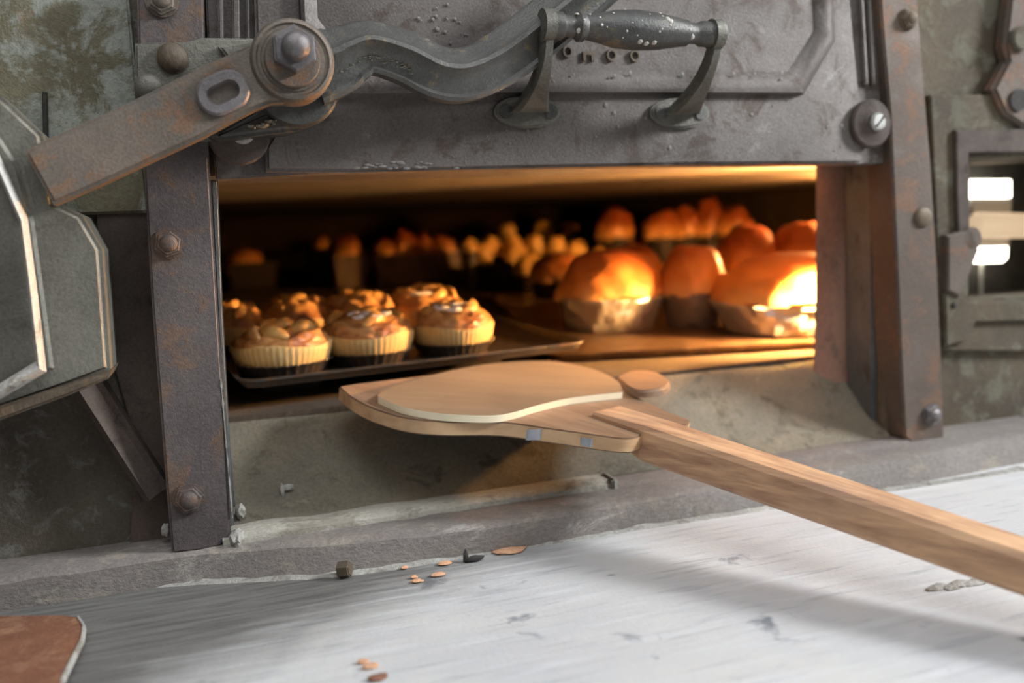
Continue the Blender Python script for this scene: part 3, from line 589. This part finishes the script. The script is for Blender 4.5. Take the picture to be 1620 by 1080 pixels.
# rail details: nut on the rail, flakes, bits
c = Pz(548, 906, ZT)+Vector((0, -.012, 0))
b = B(); bb = disc(b, c+Vector((-.010, 0, .010)), (1, -.5, .1), .0100, .015, 6, bev=.0015)
tag(obj('loose_nut', b, M['brown_iron'], origin=c), 'small rusty nut lying against the stone rail', 'nut')
def flake(px, py, r_, mat, name, label, cat, grp=None, asp=1.6):
    p = Pz(px, py, ZT); b = B(); blob(b, p+Vector((0, 0, .0022)), (r_*asp, r_, .0022), .5, 1.5, px*.01, 2); o = obj(name, b, mat, origin=p); return tag(o, label, cat, grp)
for i, (x, y, r_) in enumerate([(640, 900, .003), (660, 921, .0042), (703, 893, .006), (693, 911, .0055), (575, 1049, .0036), (587, 1056, .005), (655, 915, .0025)]):
    flake(x, y, r_, M['flake'], 'crumb', 'small orange crumb lying on the grey counter near the stone rail' if i not in (4, 5) else 'small orange crumb lying near the front of the counter, bottom of the frame', 'crumb', 'orange crumbs by the rail' if i not in (4, 5) else 'orange crumbs at the front of the counter')
flake(598, 1074, .006, M['rust'], 'crumb', 'largest brown crumb at the bottom edge of the frame on the counter', 'crumb')
flake(806, 873, .012, M['flake'], 'pastry_flake', 'orange and cream flake lying where the counter meets the rail', 'flake')
flake(812, 864, .010, M['paint_fleck'], 'mortar_chip', 'white chip lying against the rail beside the orange flake', 'chip')
p = Pz(742, 888, ZT); b = B(); blob(b, p+Vector((-.004, 0, .006)), (.0035, .004, .011), .4, 2, 1, 2); blob(b, p+Vector((.006, -.004, .004)), (.012, .004, .004), .4, 2, 5, 2)
tag(obj('charred_twig', b, M['char'], origin=p), 'small dark forked twig bit on the counter below the rail', 'twig')
p = Pz(1525, 925, ZT); b = B(); q = Pz(1478, 932, ZT); q2 = Pz(1566, 918, ZT); u = (q2-q)
for k in range(9): blob(b, q+u*(k/8)+Vector((0, .004*math.sin(k*2), .001)), (.010, .006, .0018), .5, 2, k, 2)
tag(obj('mortar_smear', b, M['mortar'], origin=p), 'pale lumpy mortar smear on the counter under the peel handle', 'smear')
p = Py(458, 777, .03)
b = B(); q = Pp(447, 778, -.345, 0, .82); blob(b, q+Vector((0, 0, .003)), (.003, .003, .010), .4, 2, 2, 2); blob(b, q+Vector((.007, .002, .005)), (.008, .002, .004), .4, 2, 4, 2)
tag(obj('stone_chip', b, M['mortar'], origin=q), 'small pale forked chip standing on the lower left of the stone ramp', 'chip')
# rusty scraper bottom left
b = B(); zt = ZT+.012; prism(b, [Pz(x, y, zt) for x, y in [(-40, 972), (0, 974), (100, 973), (122, 976), (131, 990), (128, 1010), (96, 1075), (70, 1130), (-60, 1140)]], (0, 0, -.004), 0)
t = thing('rusty_shovel', 'corner of a flat rusty shovel lying on the counter, bottom left', 'shovel', Pz(20, 1060, ZT)); obj('blade', b, M['rust'], t)
b = B(); pts = [Pz(x, y, zt) for x, y in [(96, 1075), (128, 1010), (131, 990), (122, 976)]]
loft(b, [[p+Vector((0, 0, -.0045)), p+Vector((0, 0, .0012)), p+Vector((.0022, 0, .0012)), p+Vector((.003, 0, -.0045))] for p in pts]); obj('worn_edge', b, M['bright_iron'], t)
b = B(); p = Pz(-60, 1000, zt); box(b, p+Vector((-.06, -.03, -.012)), p+Vector((0, .03, -.004)), .002); obj('handle_socket', b, M['rust'], t)
b = B(); q = Pz(70, 1040, ZT); box(b, q+Vector((-.012, -.006, 0)), q+Vector((.0, .006, .0085)), .001); obj('underside_rib', b, M['rust'], t)

# ================================================================ PEEL
PD = Vector((-.54, .84)); PS = .16; Q = Vector((.41, .14)); ZQ = -.203
PSX = PS*PD.x; PSY = PS*PD.y; PC = ZQ-PSX*Q.x-PSY*Q.y
def Ppeel(px, py, h=0): return Pp(px, py, PC+h, PSX, PSY)
PN = Vector((-PSX, -PSY, 1)).normalized()
t = thing('baker_peel', 'long handled wooden baker peel reaching from lower right into the oven mouth', 'peel', Ppeel(900, 690)-PN*.02)
out = catmull([(536, 611), (556, 628), (590, 645), (640, 660), (700, 666), (790, 667), (860, 676), (930, 686)], 5)+catmull([(930, 686), (985, 693), (1010, 690), (1020, 680)], 4)+[(1060, 672), (1088, 671), (1092, 664), (1060, 652), (988, 618)]+catmull([(988, 618), (965, 596), (900, 574), (840, 572), (700, 590), (560, 607)], 5)
o2 = []
for p in out:
    if not o2 or (abs(p[0]-o2[-1][0])+abs(p[1]-o2[-1][1]) > 1.5): o2.append(p)
b = B(); prism(b, [Ppeel(*p) for p in o2], -PN*.020, 0, 1); bmesh.ops.bevel(b, geom=[e for e in b.edges if e.calc_face_angle(0) > 1.2], offset=.002, segments=2, affect='EDGES'); obj('blade', b, [M['peel_wood'], M['end_wood']], t)
hA = Ppeel(960, 650, .004); hB = Ppeel(1625, 872, .004); hd = (hB-hA).normalized(); hs = PN.cross(hd).normalized()
b = B(); rings = []
for k in range(13):
    s = -.0+k/12*1.9; c = hA+(hB-hA)*s; w_ = .030-.004*min(s, 1.2); h_ = .036-.006*min(s, 1.2)
    if k == 0: h_ = .010
    e = .006
    if k == 0: e = .003
    rings.append([c+hs*w_, c+hs*w_-PN*(h_), c+hs*(w_-e)-PN*(h_+e), c-hs*(w_-e)-PN*(h_+e), c-hs*w_-PN*h_, c-hs*w_, c-hs*(w_-e)+PN*e, c+hs*(w_-e)+PN*e])
loft(b, rings); obj('handle', b, M['handle_wood'], t)
for (x, y, w_, label) in [(845, 680, .013, 1), (929, 697, .010, 2)]:
    p = Ppeel(x, y-8+(5 if x == 845 else 0))-PN*.008; q = Ppeel(x+20, y-4)-PN*.008; u = (q-p).normalized(); fr = u.cross(PN)
    b = B(); cc = p
    loft(b, [[cc+u*s_-PN*w_*.55+fr*f_, cc+u*s_+PN*w_*.55+fr*f_] for s_, f_ in ((-w_*.8, .0), (-w_*.6, .0018), (w_*.6, .0018), (w_*.8, 0))], False, False)
    bmesh.ops.solidify(b, geom=b.faces[:], thickness=.0015); bmesh.ops.translate(b, verts=b.verts, vec=fr*.0005)
    tag(obj('metal_clip', b, M['staple'], t), 'bluish metal clip on the front edge')
ds = catmull([(598, 627), (640, 644), (700, 654), (775, 657), (812, 652), (850, 641), (905, 629), (985, 620)], 5)+catmull([(985, 620), (978, 603), (945, 586), (900, 575), (840, 571), (760, 577), (680, 594), (620, 612), (598, 624)], 5)[1:]
b = B(); prism(b, [Ppeel(x, y, .010) for x, y in ds], -PN*.0095, 0, 1)
tag(obj('dough_sheet', b, [M['dough'], M['dough_edge']], origin=Ppeel(780, 620, .0)), 'flat tan dough sheet with cream cut edge lying on the peel blade', 'dough')
b = B(); bs = catmull([(975, 596), (1000, 586), (1038, 588), (1060, 602), (1046, 614), (1004, 616), (975, 596)], 5)[:-1]
prism(b, [Psole(x, y, .012) for x, y in bs], (0, 0, -.011), .003)
tag(obj('flat_bread', b, M['peel_wood'], origin=Psole(990, 600, 0)), 'small flat tan round lying on the oven lip behind the peel blade', 'flatbread')

def bulb(loc, r_, mat, label, sy):
    o = thing('oven_light', label, 'lamp', loc)
    b = B(); k = bmesh.ops.create_uvsphere(b, u_segments=20, v_segments=12, radius=r_); bmesh.ops.translate(b, verts=b.verts, vec=loc); obj('bulb', b, mat, o)
    b = B(); disc(b, Vector(loc)+Vector((r_*.9, 0, 0)), (1, 0, 0), r_*.7, .03, 16); disc(b, Vector(loc)+Vector((r_*.9+.03, 0, 0)), (1, 0, 0), r_*.35, sy, 12); obj('socket', b, M['char'], o)
bulb((1.030, .138, -.112), .012, M['lit_bulb'], 'small glowing oven lamp tucked behind the right brick jamb', .05)
b = B(); box(b, (.966, .1235, -.134), (1.046, .146, -.130), .001); tag(obj('spill_shield', b, M['char'], origin=(1.02, .14, -.134)), 'small dark light-blocking plate added under the oven lamp', 'plate')  # added plate that keeps the lamp's spill off the ramp
bulb((1.46, .60, .055), .017, M['rear_fill_bulb'], 'small unseen fill bulb added deep at the right side of the oven chamber', .79)  # invented bulb, out of view, added to brighten the rear loaves
# ================================================================ TRAYS
TA = math.atan(SL)
HT1 = .036
def tray(name, label, c0, c1, dep, h0, rim, th, mat, legs=None):
    # c0,c1: front corners; goes back by dep
    u = (c1-c0); L = u.length; u.normalize(); nrm = Vector((0, -SL, 1)).normalized(); bk = nrm.cross(u).normalized()
    o = thing(name, label, 'tray', (c0+c1)/2)
    b = B()
    def P(s, d, h): return c0+u*s+bk*d+nrm*h
    def ringr(ins, h, rad):
        out = []
        for (cx, cy, a0) in ((rad, rad, math.pi), (L-rad, rad, 1.5*math.pi), (L-rad, dep-rad, 0), (rad, dep-rad, .5*math.pi)):
            for k in range(7):
                a = a0+math.pi/2*k/6; out.append(P(cx+(rad-ins)*math.cos(a), cy+(rad-ins)*math.sin(a), h))
        return out
    rd = .03
    loft(b, [ringr(.006, 0, rd), ringr(0, rim, rd), ringr(-.004, rim+.001, rd), ringr(-.004, rim+.004, rd), ringr(.002, rim+.004, rd), ringr(.008, th, rd)])
    obj('pan', b, mat, o)
    return o, P
c0 = Psole(383, 618, HT1-.0); c1 = Psole(930, 552, HT1-.0)
tr1, P1 = tray('baking_tray', 'dark baking tray with raised rim holding the apple tarts', c0, c1, .50, 0, .010, .003, M['tray'])
for (s, d), wh in (((.10, .16), 'front left'), ((.42, .16), 'front right'), ((.10, .42), 'rear left'), ((.42, .42), 'rear right')):
    p = P1(s, d, 0); b = B(); z0 = zs(p.y); box(b, (p.x-.045, p.y-.03, z0-.002), (p.x+.045, p.y+.03, p.z-.0025), .003)
    tag(obj('fire_brick', b, M['dark_tin'], origin=(p.x, p.y, z0)), 'dark fire brick propping the tart tray under its '+wh+' corner', 'brick', 'fire bricks under the tart tray')
c0 = Psole(868, 575, .0015); c1 = Psole(1420, 545, .0015)
tr2, P2 = tray('baking_sheet', 'heavy brown steel sheet under the foil wrapped loaves', c0, c1, 1.0, 0, .012, .016, M['plate'])
HP = .016

# ================================================================ BAKING
def place(px, py, h, wpx, kx=1.0):                    # front-bottom pixel, width in pixels -> base centre, radius
    p = Psole(px, py, h); r_ = wpx/2*depth(p)/FPX; dv = Vector((p.x-CAM.x, p.y-CAM.y, 0)).normalized()
    r_ = r_*(1+r_/depth(p)); c = p+dv*r_*kx; c.z = zs(c.y)+h; return c, r_
def tart(px, py, wpx, hk, seed, first, label, ice=0, short=''):
    h = HT1+.0035; c, r_ = place(px, py, h, wpx)
    nrm = Vector((0, -SL, 1)).normalized()
    # dish
    b = B(); N = 96
    fl = lambda r, hh, a: (r*(1+.018*math.cos(32*a)), hh)
    lathe(b, [(r_*.80, 0), (r_*.92, .016), (r_*.98, .021), (r_*1.0, .021), (r_*1.0, .0195), (r_*.92, .0175), (r_*.80, .004)], c, nrm, N, fl)
    d = obj('tart_dish', b, M['tray'], origin=c); tag(d, 'dark fluted tin dish under the '+short+' apple tart', 'dish')
    c2 = c+nrm*.0045
    o = thing('apple_tart', label, 'tart', c2)
    b = B(); f2 = lambda r, hh, a: (r*(1+.009*math.cos(52*a)*(1 if hh < .04 else .3)), hh+.003*math.sin(3*a+seed)*(hh > .03))
    lathe(b, [(r_*.80, 0), (r_*.90, .012), (r_*.97, .028), (r_*1.0, .038), (r_*.985, .043), (r_*.93, .044), (r_*.88, .038), (r_*.3, .036)], c2, nrm, N*2, f2); obj('pastry_case', b, M['pastry'], o)
    b = B(); rs = random.Random(seed)
    hh = .029*hk
    k = bmesh.ops.create_icosphere(b, subdivisions=5, radius=1)
    for v in k['verts']:
        p = v.co.copy(); n1 = noise.noise(p*2.4+Vector((seed, 0, 0))); n2 = noise.noise(p*5.5+Vector((0, seed, 0)))
        pr = math.hypot(p.x, p.y); e = (pr**.75/pr) if pr > 1e-5 else 1
        q = Vector((p.x*e*r_*.955*(1+.04*n2), p.y*e*r_*.955*(1+.04*n2), (abs(p.z)**.85*hh*(1+.50*n1+.16*n2) if p.z > 0 else p.z*.008))); v.co = c2+nrm*.038+q
    obj('filling', b, M['filling'], o)
    b = B(); top = lambda rr_: hh*math.sqrt(max(0, 1-(rr_/(r_*1.02))**2))*.86+.040
    a0 = rs.uniform(0, 6)
    for i in range(9):
        a = a0+i*.70+rs.uniform(-.2, .2); rr_ = r_*(rs.uniform(.50, .70) if i % 3 else rs.uniform(.1, .3)); z = top(rr_)
        bb = B(); k = bmesh.ops.create_icosphere(bb, subdivisions=3, radius=1); L_ = r_*rs.uniform(.34, .46)
        for v in k['verts']:
            u = v.co.x; v.co = Vector((u*L_, v.co.y*r_*.13+(u*u)*r_*.16, v.co.z*.011*(1+.4*noise.noise(v.co*2+Vector((i, seed, 0))))+.004*(1-u*u)))
        Mx = Matrix.Translation(c2+Vector((rr_*math.cos(a), rr_*math.sin(a), z))) @ Matrix.Rotation(a+rs.uniform(-.9, .9)+1.57, 4, 'Z') @ Matrix.Rotation(-.35*rr_/r_, 4, 'X')
        bmesh.ops.transform(bb, matrix=Mx, verts=bb.verts); me = bpy.data.meshes.new('t'); bb.to_mesh(me); bb.free()
        b2 = B(); b2.from_mesh(me); obj('apple_slice', b2, M['apple'] if i % 4 else M['filling'], o); b2.free() if False else None; bpy.data.meshes.remove(me)
    if ice:
        b = B()
        for i in range(ice):
            a = -1.57+rs.uniform(-.7, .7); rr_ = r_*rs.uniform(.45, .78); z = top(rr_)+.010
            blob(b, c2+Vector((rr_*math.cos(a), rr_*math.sin(a), z)), (.012, .006, .004), .5, 2, i+seed, 2)
        tag(obj('icing', b, M['icing'], o), 'white sugar icing patches')
tart(450, 602, 158, .85, 1, 1, 'front left apple tart on the tray, nearest the left bar', 0, 'front left')
tart(583, 583, 150, 1.05, 4, 0, 'middle apple tart of the front row with white icing patches', 8, 'middle front')
tart(717, 567, 132, 1.1, 9, 0, 'rightmost apple tart on the tray, pale case and icing', 8, 'rightmost')
tart(372, 566, 110, 1.25, 13, 0, 'apple tart half hidden by the left bar, behind the front left tart', 0, 'half hidden leftmost')
tart(470, 556, 118, 1.35, 17, 0, 'dark glazed apple tart in the back row behind the front left tart', 0, 'dark glazed back')
tart(572, 548, 122, 1.35, 21, 0, 'apple tart in the back row behind the middle iced tart', 0, 'middle back')
tart(672, 536, 128, 1.35, 26, 0, 'tallest apple tart in the back row, behind the rightmost tart', 3, 'tallest back')

def foil_loaf(px, py, wpx, panh, loafh, label, seed, over=1.02, mat='foil', short=''):
    c, r_ = place(px, py, HP+.001, wpx); nrm = Vector((0, -SL, 1)).normalized()
    b = B(); rs = random.Random(seed)
    def fn(r, h, a):
        k = noise.noise(Vector((math.cos(a)*4, math.sin(a)*4, h*22+seed))); return (r*(1+.05*k)+.0, h)
    if mat == 'foil':
        def fn(r, h, a):
            k = noise.noise(Vector((math.cos(a)*5, math.sin(a)*5, h*30+seed))); k2 = noise.noise(Vector((math.cos(a)*13, math.sin(a)*13, h*60+seed))); return (r*(1+.07*k+.05*k2), h+.004*k2*(h > .01))
    pr_ = [(r_*.78, 0)]+[(r_*(.80+.19*q/7), panh*q/7) for q in range(1, 8)]+[(r_*1.015, panh+.001), (r_*1.015, panh-.004), (r_*.93, panh-.004), (r_*.76, .006)]
    lathe(b, pr_, c, nrm, 56, fn)
    tag(obj('foil_pan' if mat == 'foil' else 'round_tin', b, M[mat], origin=c, ang=3 if mat == 'foil' else 25), ('crinkled foil pan' if mat == 'foil' else 'dark round tin')+' under the '+(short or label), 'pan')
    cb = c+nrm*(panh*.9); b = B(); k = bmesh.ops.create_icosphere(b, subdivisions=5, radius=1); H = loafh-panh*.9
    for v in k['verts']:
        p = v.co.copy(); d = 1+(.16 if panh > .1 else .09)*noise.noise(p*1.6+Vector((seed, 0, 0)))+(.07 if panh > .1 else .035)*noise.noise(p*4+Vector((0, seed, 0)))
        rad = r_*over*d; pr = math.hypot(p.x, p.y); e = (pr**.76/pr) if pr > 1e-5 else 1
        if p.z < 0: q = Vector((p.x*r_*.86, p.y*r_*.86, p.z*panh*.5))
        else: q = Vector((p.x*e*rad, p.y*e*rad, p.z*H*d))
        v.co = cb+q
    tag(obj('round_loaf', b, M['bun' if panh > .1 else 'crust'], origin=cb), label, 'loaf')
foil_loaf(1245, 541, 236, .062, .148, 'largest golden loaf glowing brightest beside the right brick jamb', 3, 1.0, 'foil', 'brightest glowing loaf')
foil_loaf(966, 531, 168, .068, .160, 'big domed loaf standing in front of the others, left of the glowing one', 8, 1.0, 'foil', 'big domed loaf left of the glowing one')
foil_loaf(1096, 522, 100, .070, .165, 'smaller loaf in a narrow tin between the two big front loaves', 12, 1.12, 'tin', 'narrow loaf between the two big loaves')
foil_loaf(1003, 492, 100, .055, .150, 'orange loaf peeping over the big domed loaf', 15)
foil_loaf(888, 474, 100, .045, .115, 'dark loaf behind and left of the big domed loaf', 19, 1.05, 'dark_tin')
foil_loaf(1180, 490, 112, .06, .185, 'loaf directly behind the glowing loaf', 22)
foil_loaf(1268, 486, 110, .06, .195, 'loaf behind the glowing loaf, nearest the jamb', 25)
foil_loaf(1322, 470, 70, .06, .185, 'loaf half hidden by the right brick jamb', 28)
HPs = HP; HP = -.001
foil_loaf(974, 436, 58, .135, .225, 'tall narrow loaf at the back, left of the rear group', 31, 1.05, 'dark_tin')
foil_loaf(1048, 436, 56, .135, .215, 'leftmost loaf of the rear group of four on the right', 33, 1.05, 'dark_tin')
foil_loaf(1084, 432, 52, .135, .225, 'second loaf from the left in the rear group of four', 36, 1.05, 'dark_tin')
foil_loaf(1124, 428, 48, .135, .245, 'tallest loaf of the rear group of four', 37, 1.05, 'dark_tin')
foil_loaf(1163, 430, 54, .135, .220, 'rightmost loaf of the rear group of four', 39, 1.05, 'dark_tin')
HP = HPs
# rectangular tins at the back left
def tin(x0, x1, yb, hpx, label, mat, lumps, lseed):
    p = Psole(x0, yb, .0005); q = Psole(x1, yb, .0005); D = depth(p); q = Vector((q.x, q.y, q.z)); u = Vector((q.x-p.x, 0, 0)); q = p+u*(1.0)
    # keep the tin square to the oven
    w_ = (x1-x0)*D/FPX; H = hpx*D/FPX; dp = .12; c = p+Vector((w_/2, dp/2, 0)); z = zs(c.y)+.0035
    b = B(); fl = .006
    def rg(ins, h): return [(c.x-w_/2+ins, c.y-dp/2+ins, z+h), (c.x+w_/2-ins, c.y-dp/2+ins, z+h), (c.x+w_/2-ins, c.y+dp/2-ins, z+h), (c.x-w_/2+ins, c.y+dp/2-ins, z+h)]
    loft(b, [rg(.012, 0), rg(.002, H), rg(0, H+.002), rg(0, H+.004), rg(.006, H+.004), rg(.014, .004)])
    tag(obj('loaf_tin', b, M[mat], origin=(c.x, c.y, z)), label, 'tin')
    for i, (lx, lw, ty, lab) in enumerate(lumps):
        cx = c.x-w_/2+w_*(lx-x0)/(x1-x0); rx = lw/2*D/FPX; top = (yb-hpx-ty)*D/FPX
        b = B(); bc = Vector((cx, c.y, z+H-.006)); blob(b, bc, (rx, dp*.44, top+.006), .14, 1.5, lseed+i, 4, -.03)
        tag(obj('bread_bun', b, M['bun'], origin=bc), lab, 'bun')
tin(597, 742, 456, 46, 'long pale rectangular tin at the back, left of the golden rolls', 'tin', [(618, 42, 382, 'left golden bun in the long rectangular tin'), (650, 44, 367, 'tall golden bun in the long rectangular tin'), (682, 36, 375, 'third bun from the left in the long rectangular tin'), (714, 54, 381, 'reddish bun at the right end of the long rectangular tin')], 3)
tin(531, 584, 460, 49, 'short pale tin left of the long rectangular tin', 'tin', [(558, 50, 378, 'single golden bun in the short pale tin')], 11)
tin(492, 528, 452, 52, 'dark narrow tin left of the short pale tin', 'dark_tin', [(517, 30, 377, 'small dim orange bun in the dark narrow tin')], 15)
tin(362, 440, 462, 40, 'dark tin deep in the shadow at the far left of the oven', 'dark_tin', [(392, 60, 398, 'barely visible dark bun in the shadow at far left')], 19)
# golden rolls heaped in a dark pan
p = Psole(838, 462, .0); D = depth(p); cpan = p+Vector((.02, .16, 0)); cpan.z = zs(cpan.y)+.004
b = B(); lathe(b, [(.15, 0), (.175, .075), (.18, .075), (.18, .07), (.15, .006)], cpan, (0, 0, 1), 48, lambda r, h, a: (r*(1.0), h))
tag(obj('roasting_pan', b, M['dark_tin'], origin=cpan), 'dark round pan heaped with small golden rolls at the back', 'pan')
rolls = [(743, 392, 28), (765, 401, 34), (777, 386, 24), (790, 394, 26), (815, 404, 38), (812, 386, 26), (846, 387, 30), (857, 401, 32), (880, 389, 28), (878, 405, 26), (911, 396, 32), (947, 402, 22), (804, 368, 26), (860, 366, 32), (901, 364, 26), (836, 425, 46), (766, 418, 26)]
rlab = ['leftmost pale roll of the golden heap', 'large bright roll at the left of the golden heap', 'roll just above the bright left roll in the golden heap', 'roll between the left and middle clusters of the heap', 'brightest middle roll of the golden heap', 'roll behind the brightest middle roll', 'upper roll right of the middle of the golden heap', 'round roll at the right centre of the golden heap', 'upper roll of the right cluster in the golden heap', 'lower small roll of the right cluster in the heap', 'pale domed roll at the right end of the heap', 'small roll touching the dark orange loaf at right', 'dim roll at the very back left above the heap', 'dim roll at the very back centre above the heap', 'dim roll at the very back right above the heap', 'dim brown roll low in front of the golden heap', 'lowest roll at the left of the golden heap']
for i, ((x, y, w_), lb) in enumerate(zip(rolls, rlab)):
    yy = {12: 2.05, 13: 2.1, 14: 2.15, 15: cpan.y-.20}.get(i, cpan.y-.06+.02*(i % 4))
    p = Py(x, y, yy); r_ = w_/2*depth(p)/FPX; b = B(); blob(b, p, (r_, r_, r_*1.05), .22, 1.6, i, 3)
    tag(obj('bread_roll', b, M['roll'], origin=p), lb, 'roll', None)
# small pans that carry the dim rolls behind and the one in front
for i, lb in ((12, 'dark tin under the dim roll at the back left of the heap'), (13, 'dark tin under the dim roll at the back centre of the heap'), (14, 'dark tin under the dim roll at the back right of the heap'), (15, 'dark tin under the dim brown roll in front of the heap'), (11, 'dark tin under the small roll beside the dark orange loaf'), (0, 'dark tin under the leftmost rolls of the heap'), (10, 'dark tin under the pale domed roll at the right of the heap')):
    x, y, w_ = rolls[i]; yy = {12: 2.05, 13: 2.1, 14: 2.15, 15: cpan.y-.20}.get(i, cpan.y-.06+.02*(i % 4)); p = Py(x, y, yy); r_ = w_/2*depth(p)/FPX
    z0 = zs(yy)+.004; b = B(); lathe(b, [(r_*.8, 0), (r_*1.02, p.z-z0-r_*.45), (r_*1.08, p.z-z0-r_*.45), (r_*.7, p.z-z0-r_*.85), (.002, p.z-z0-r_*.95)], (p.x, p.y, z0), (0, 0, 1), 32)
    tag(obj('deep_tin', b, M['dark_tin'], origin=(p.x, p.y, z0)), lb, 'tin')

# ================================================================ lift everything to its height above the ground
for o in list(S.objects):
    if o.parent is None and o.type != 'CAMERA': o.location.z += Z0
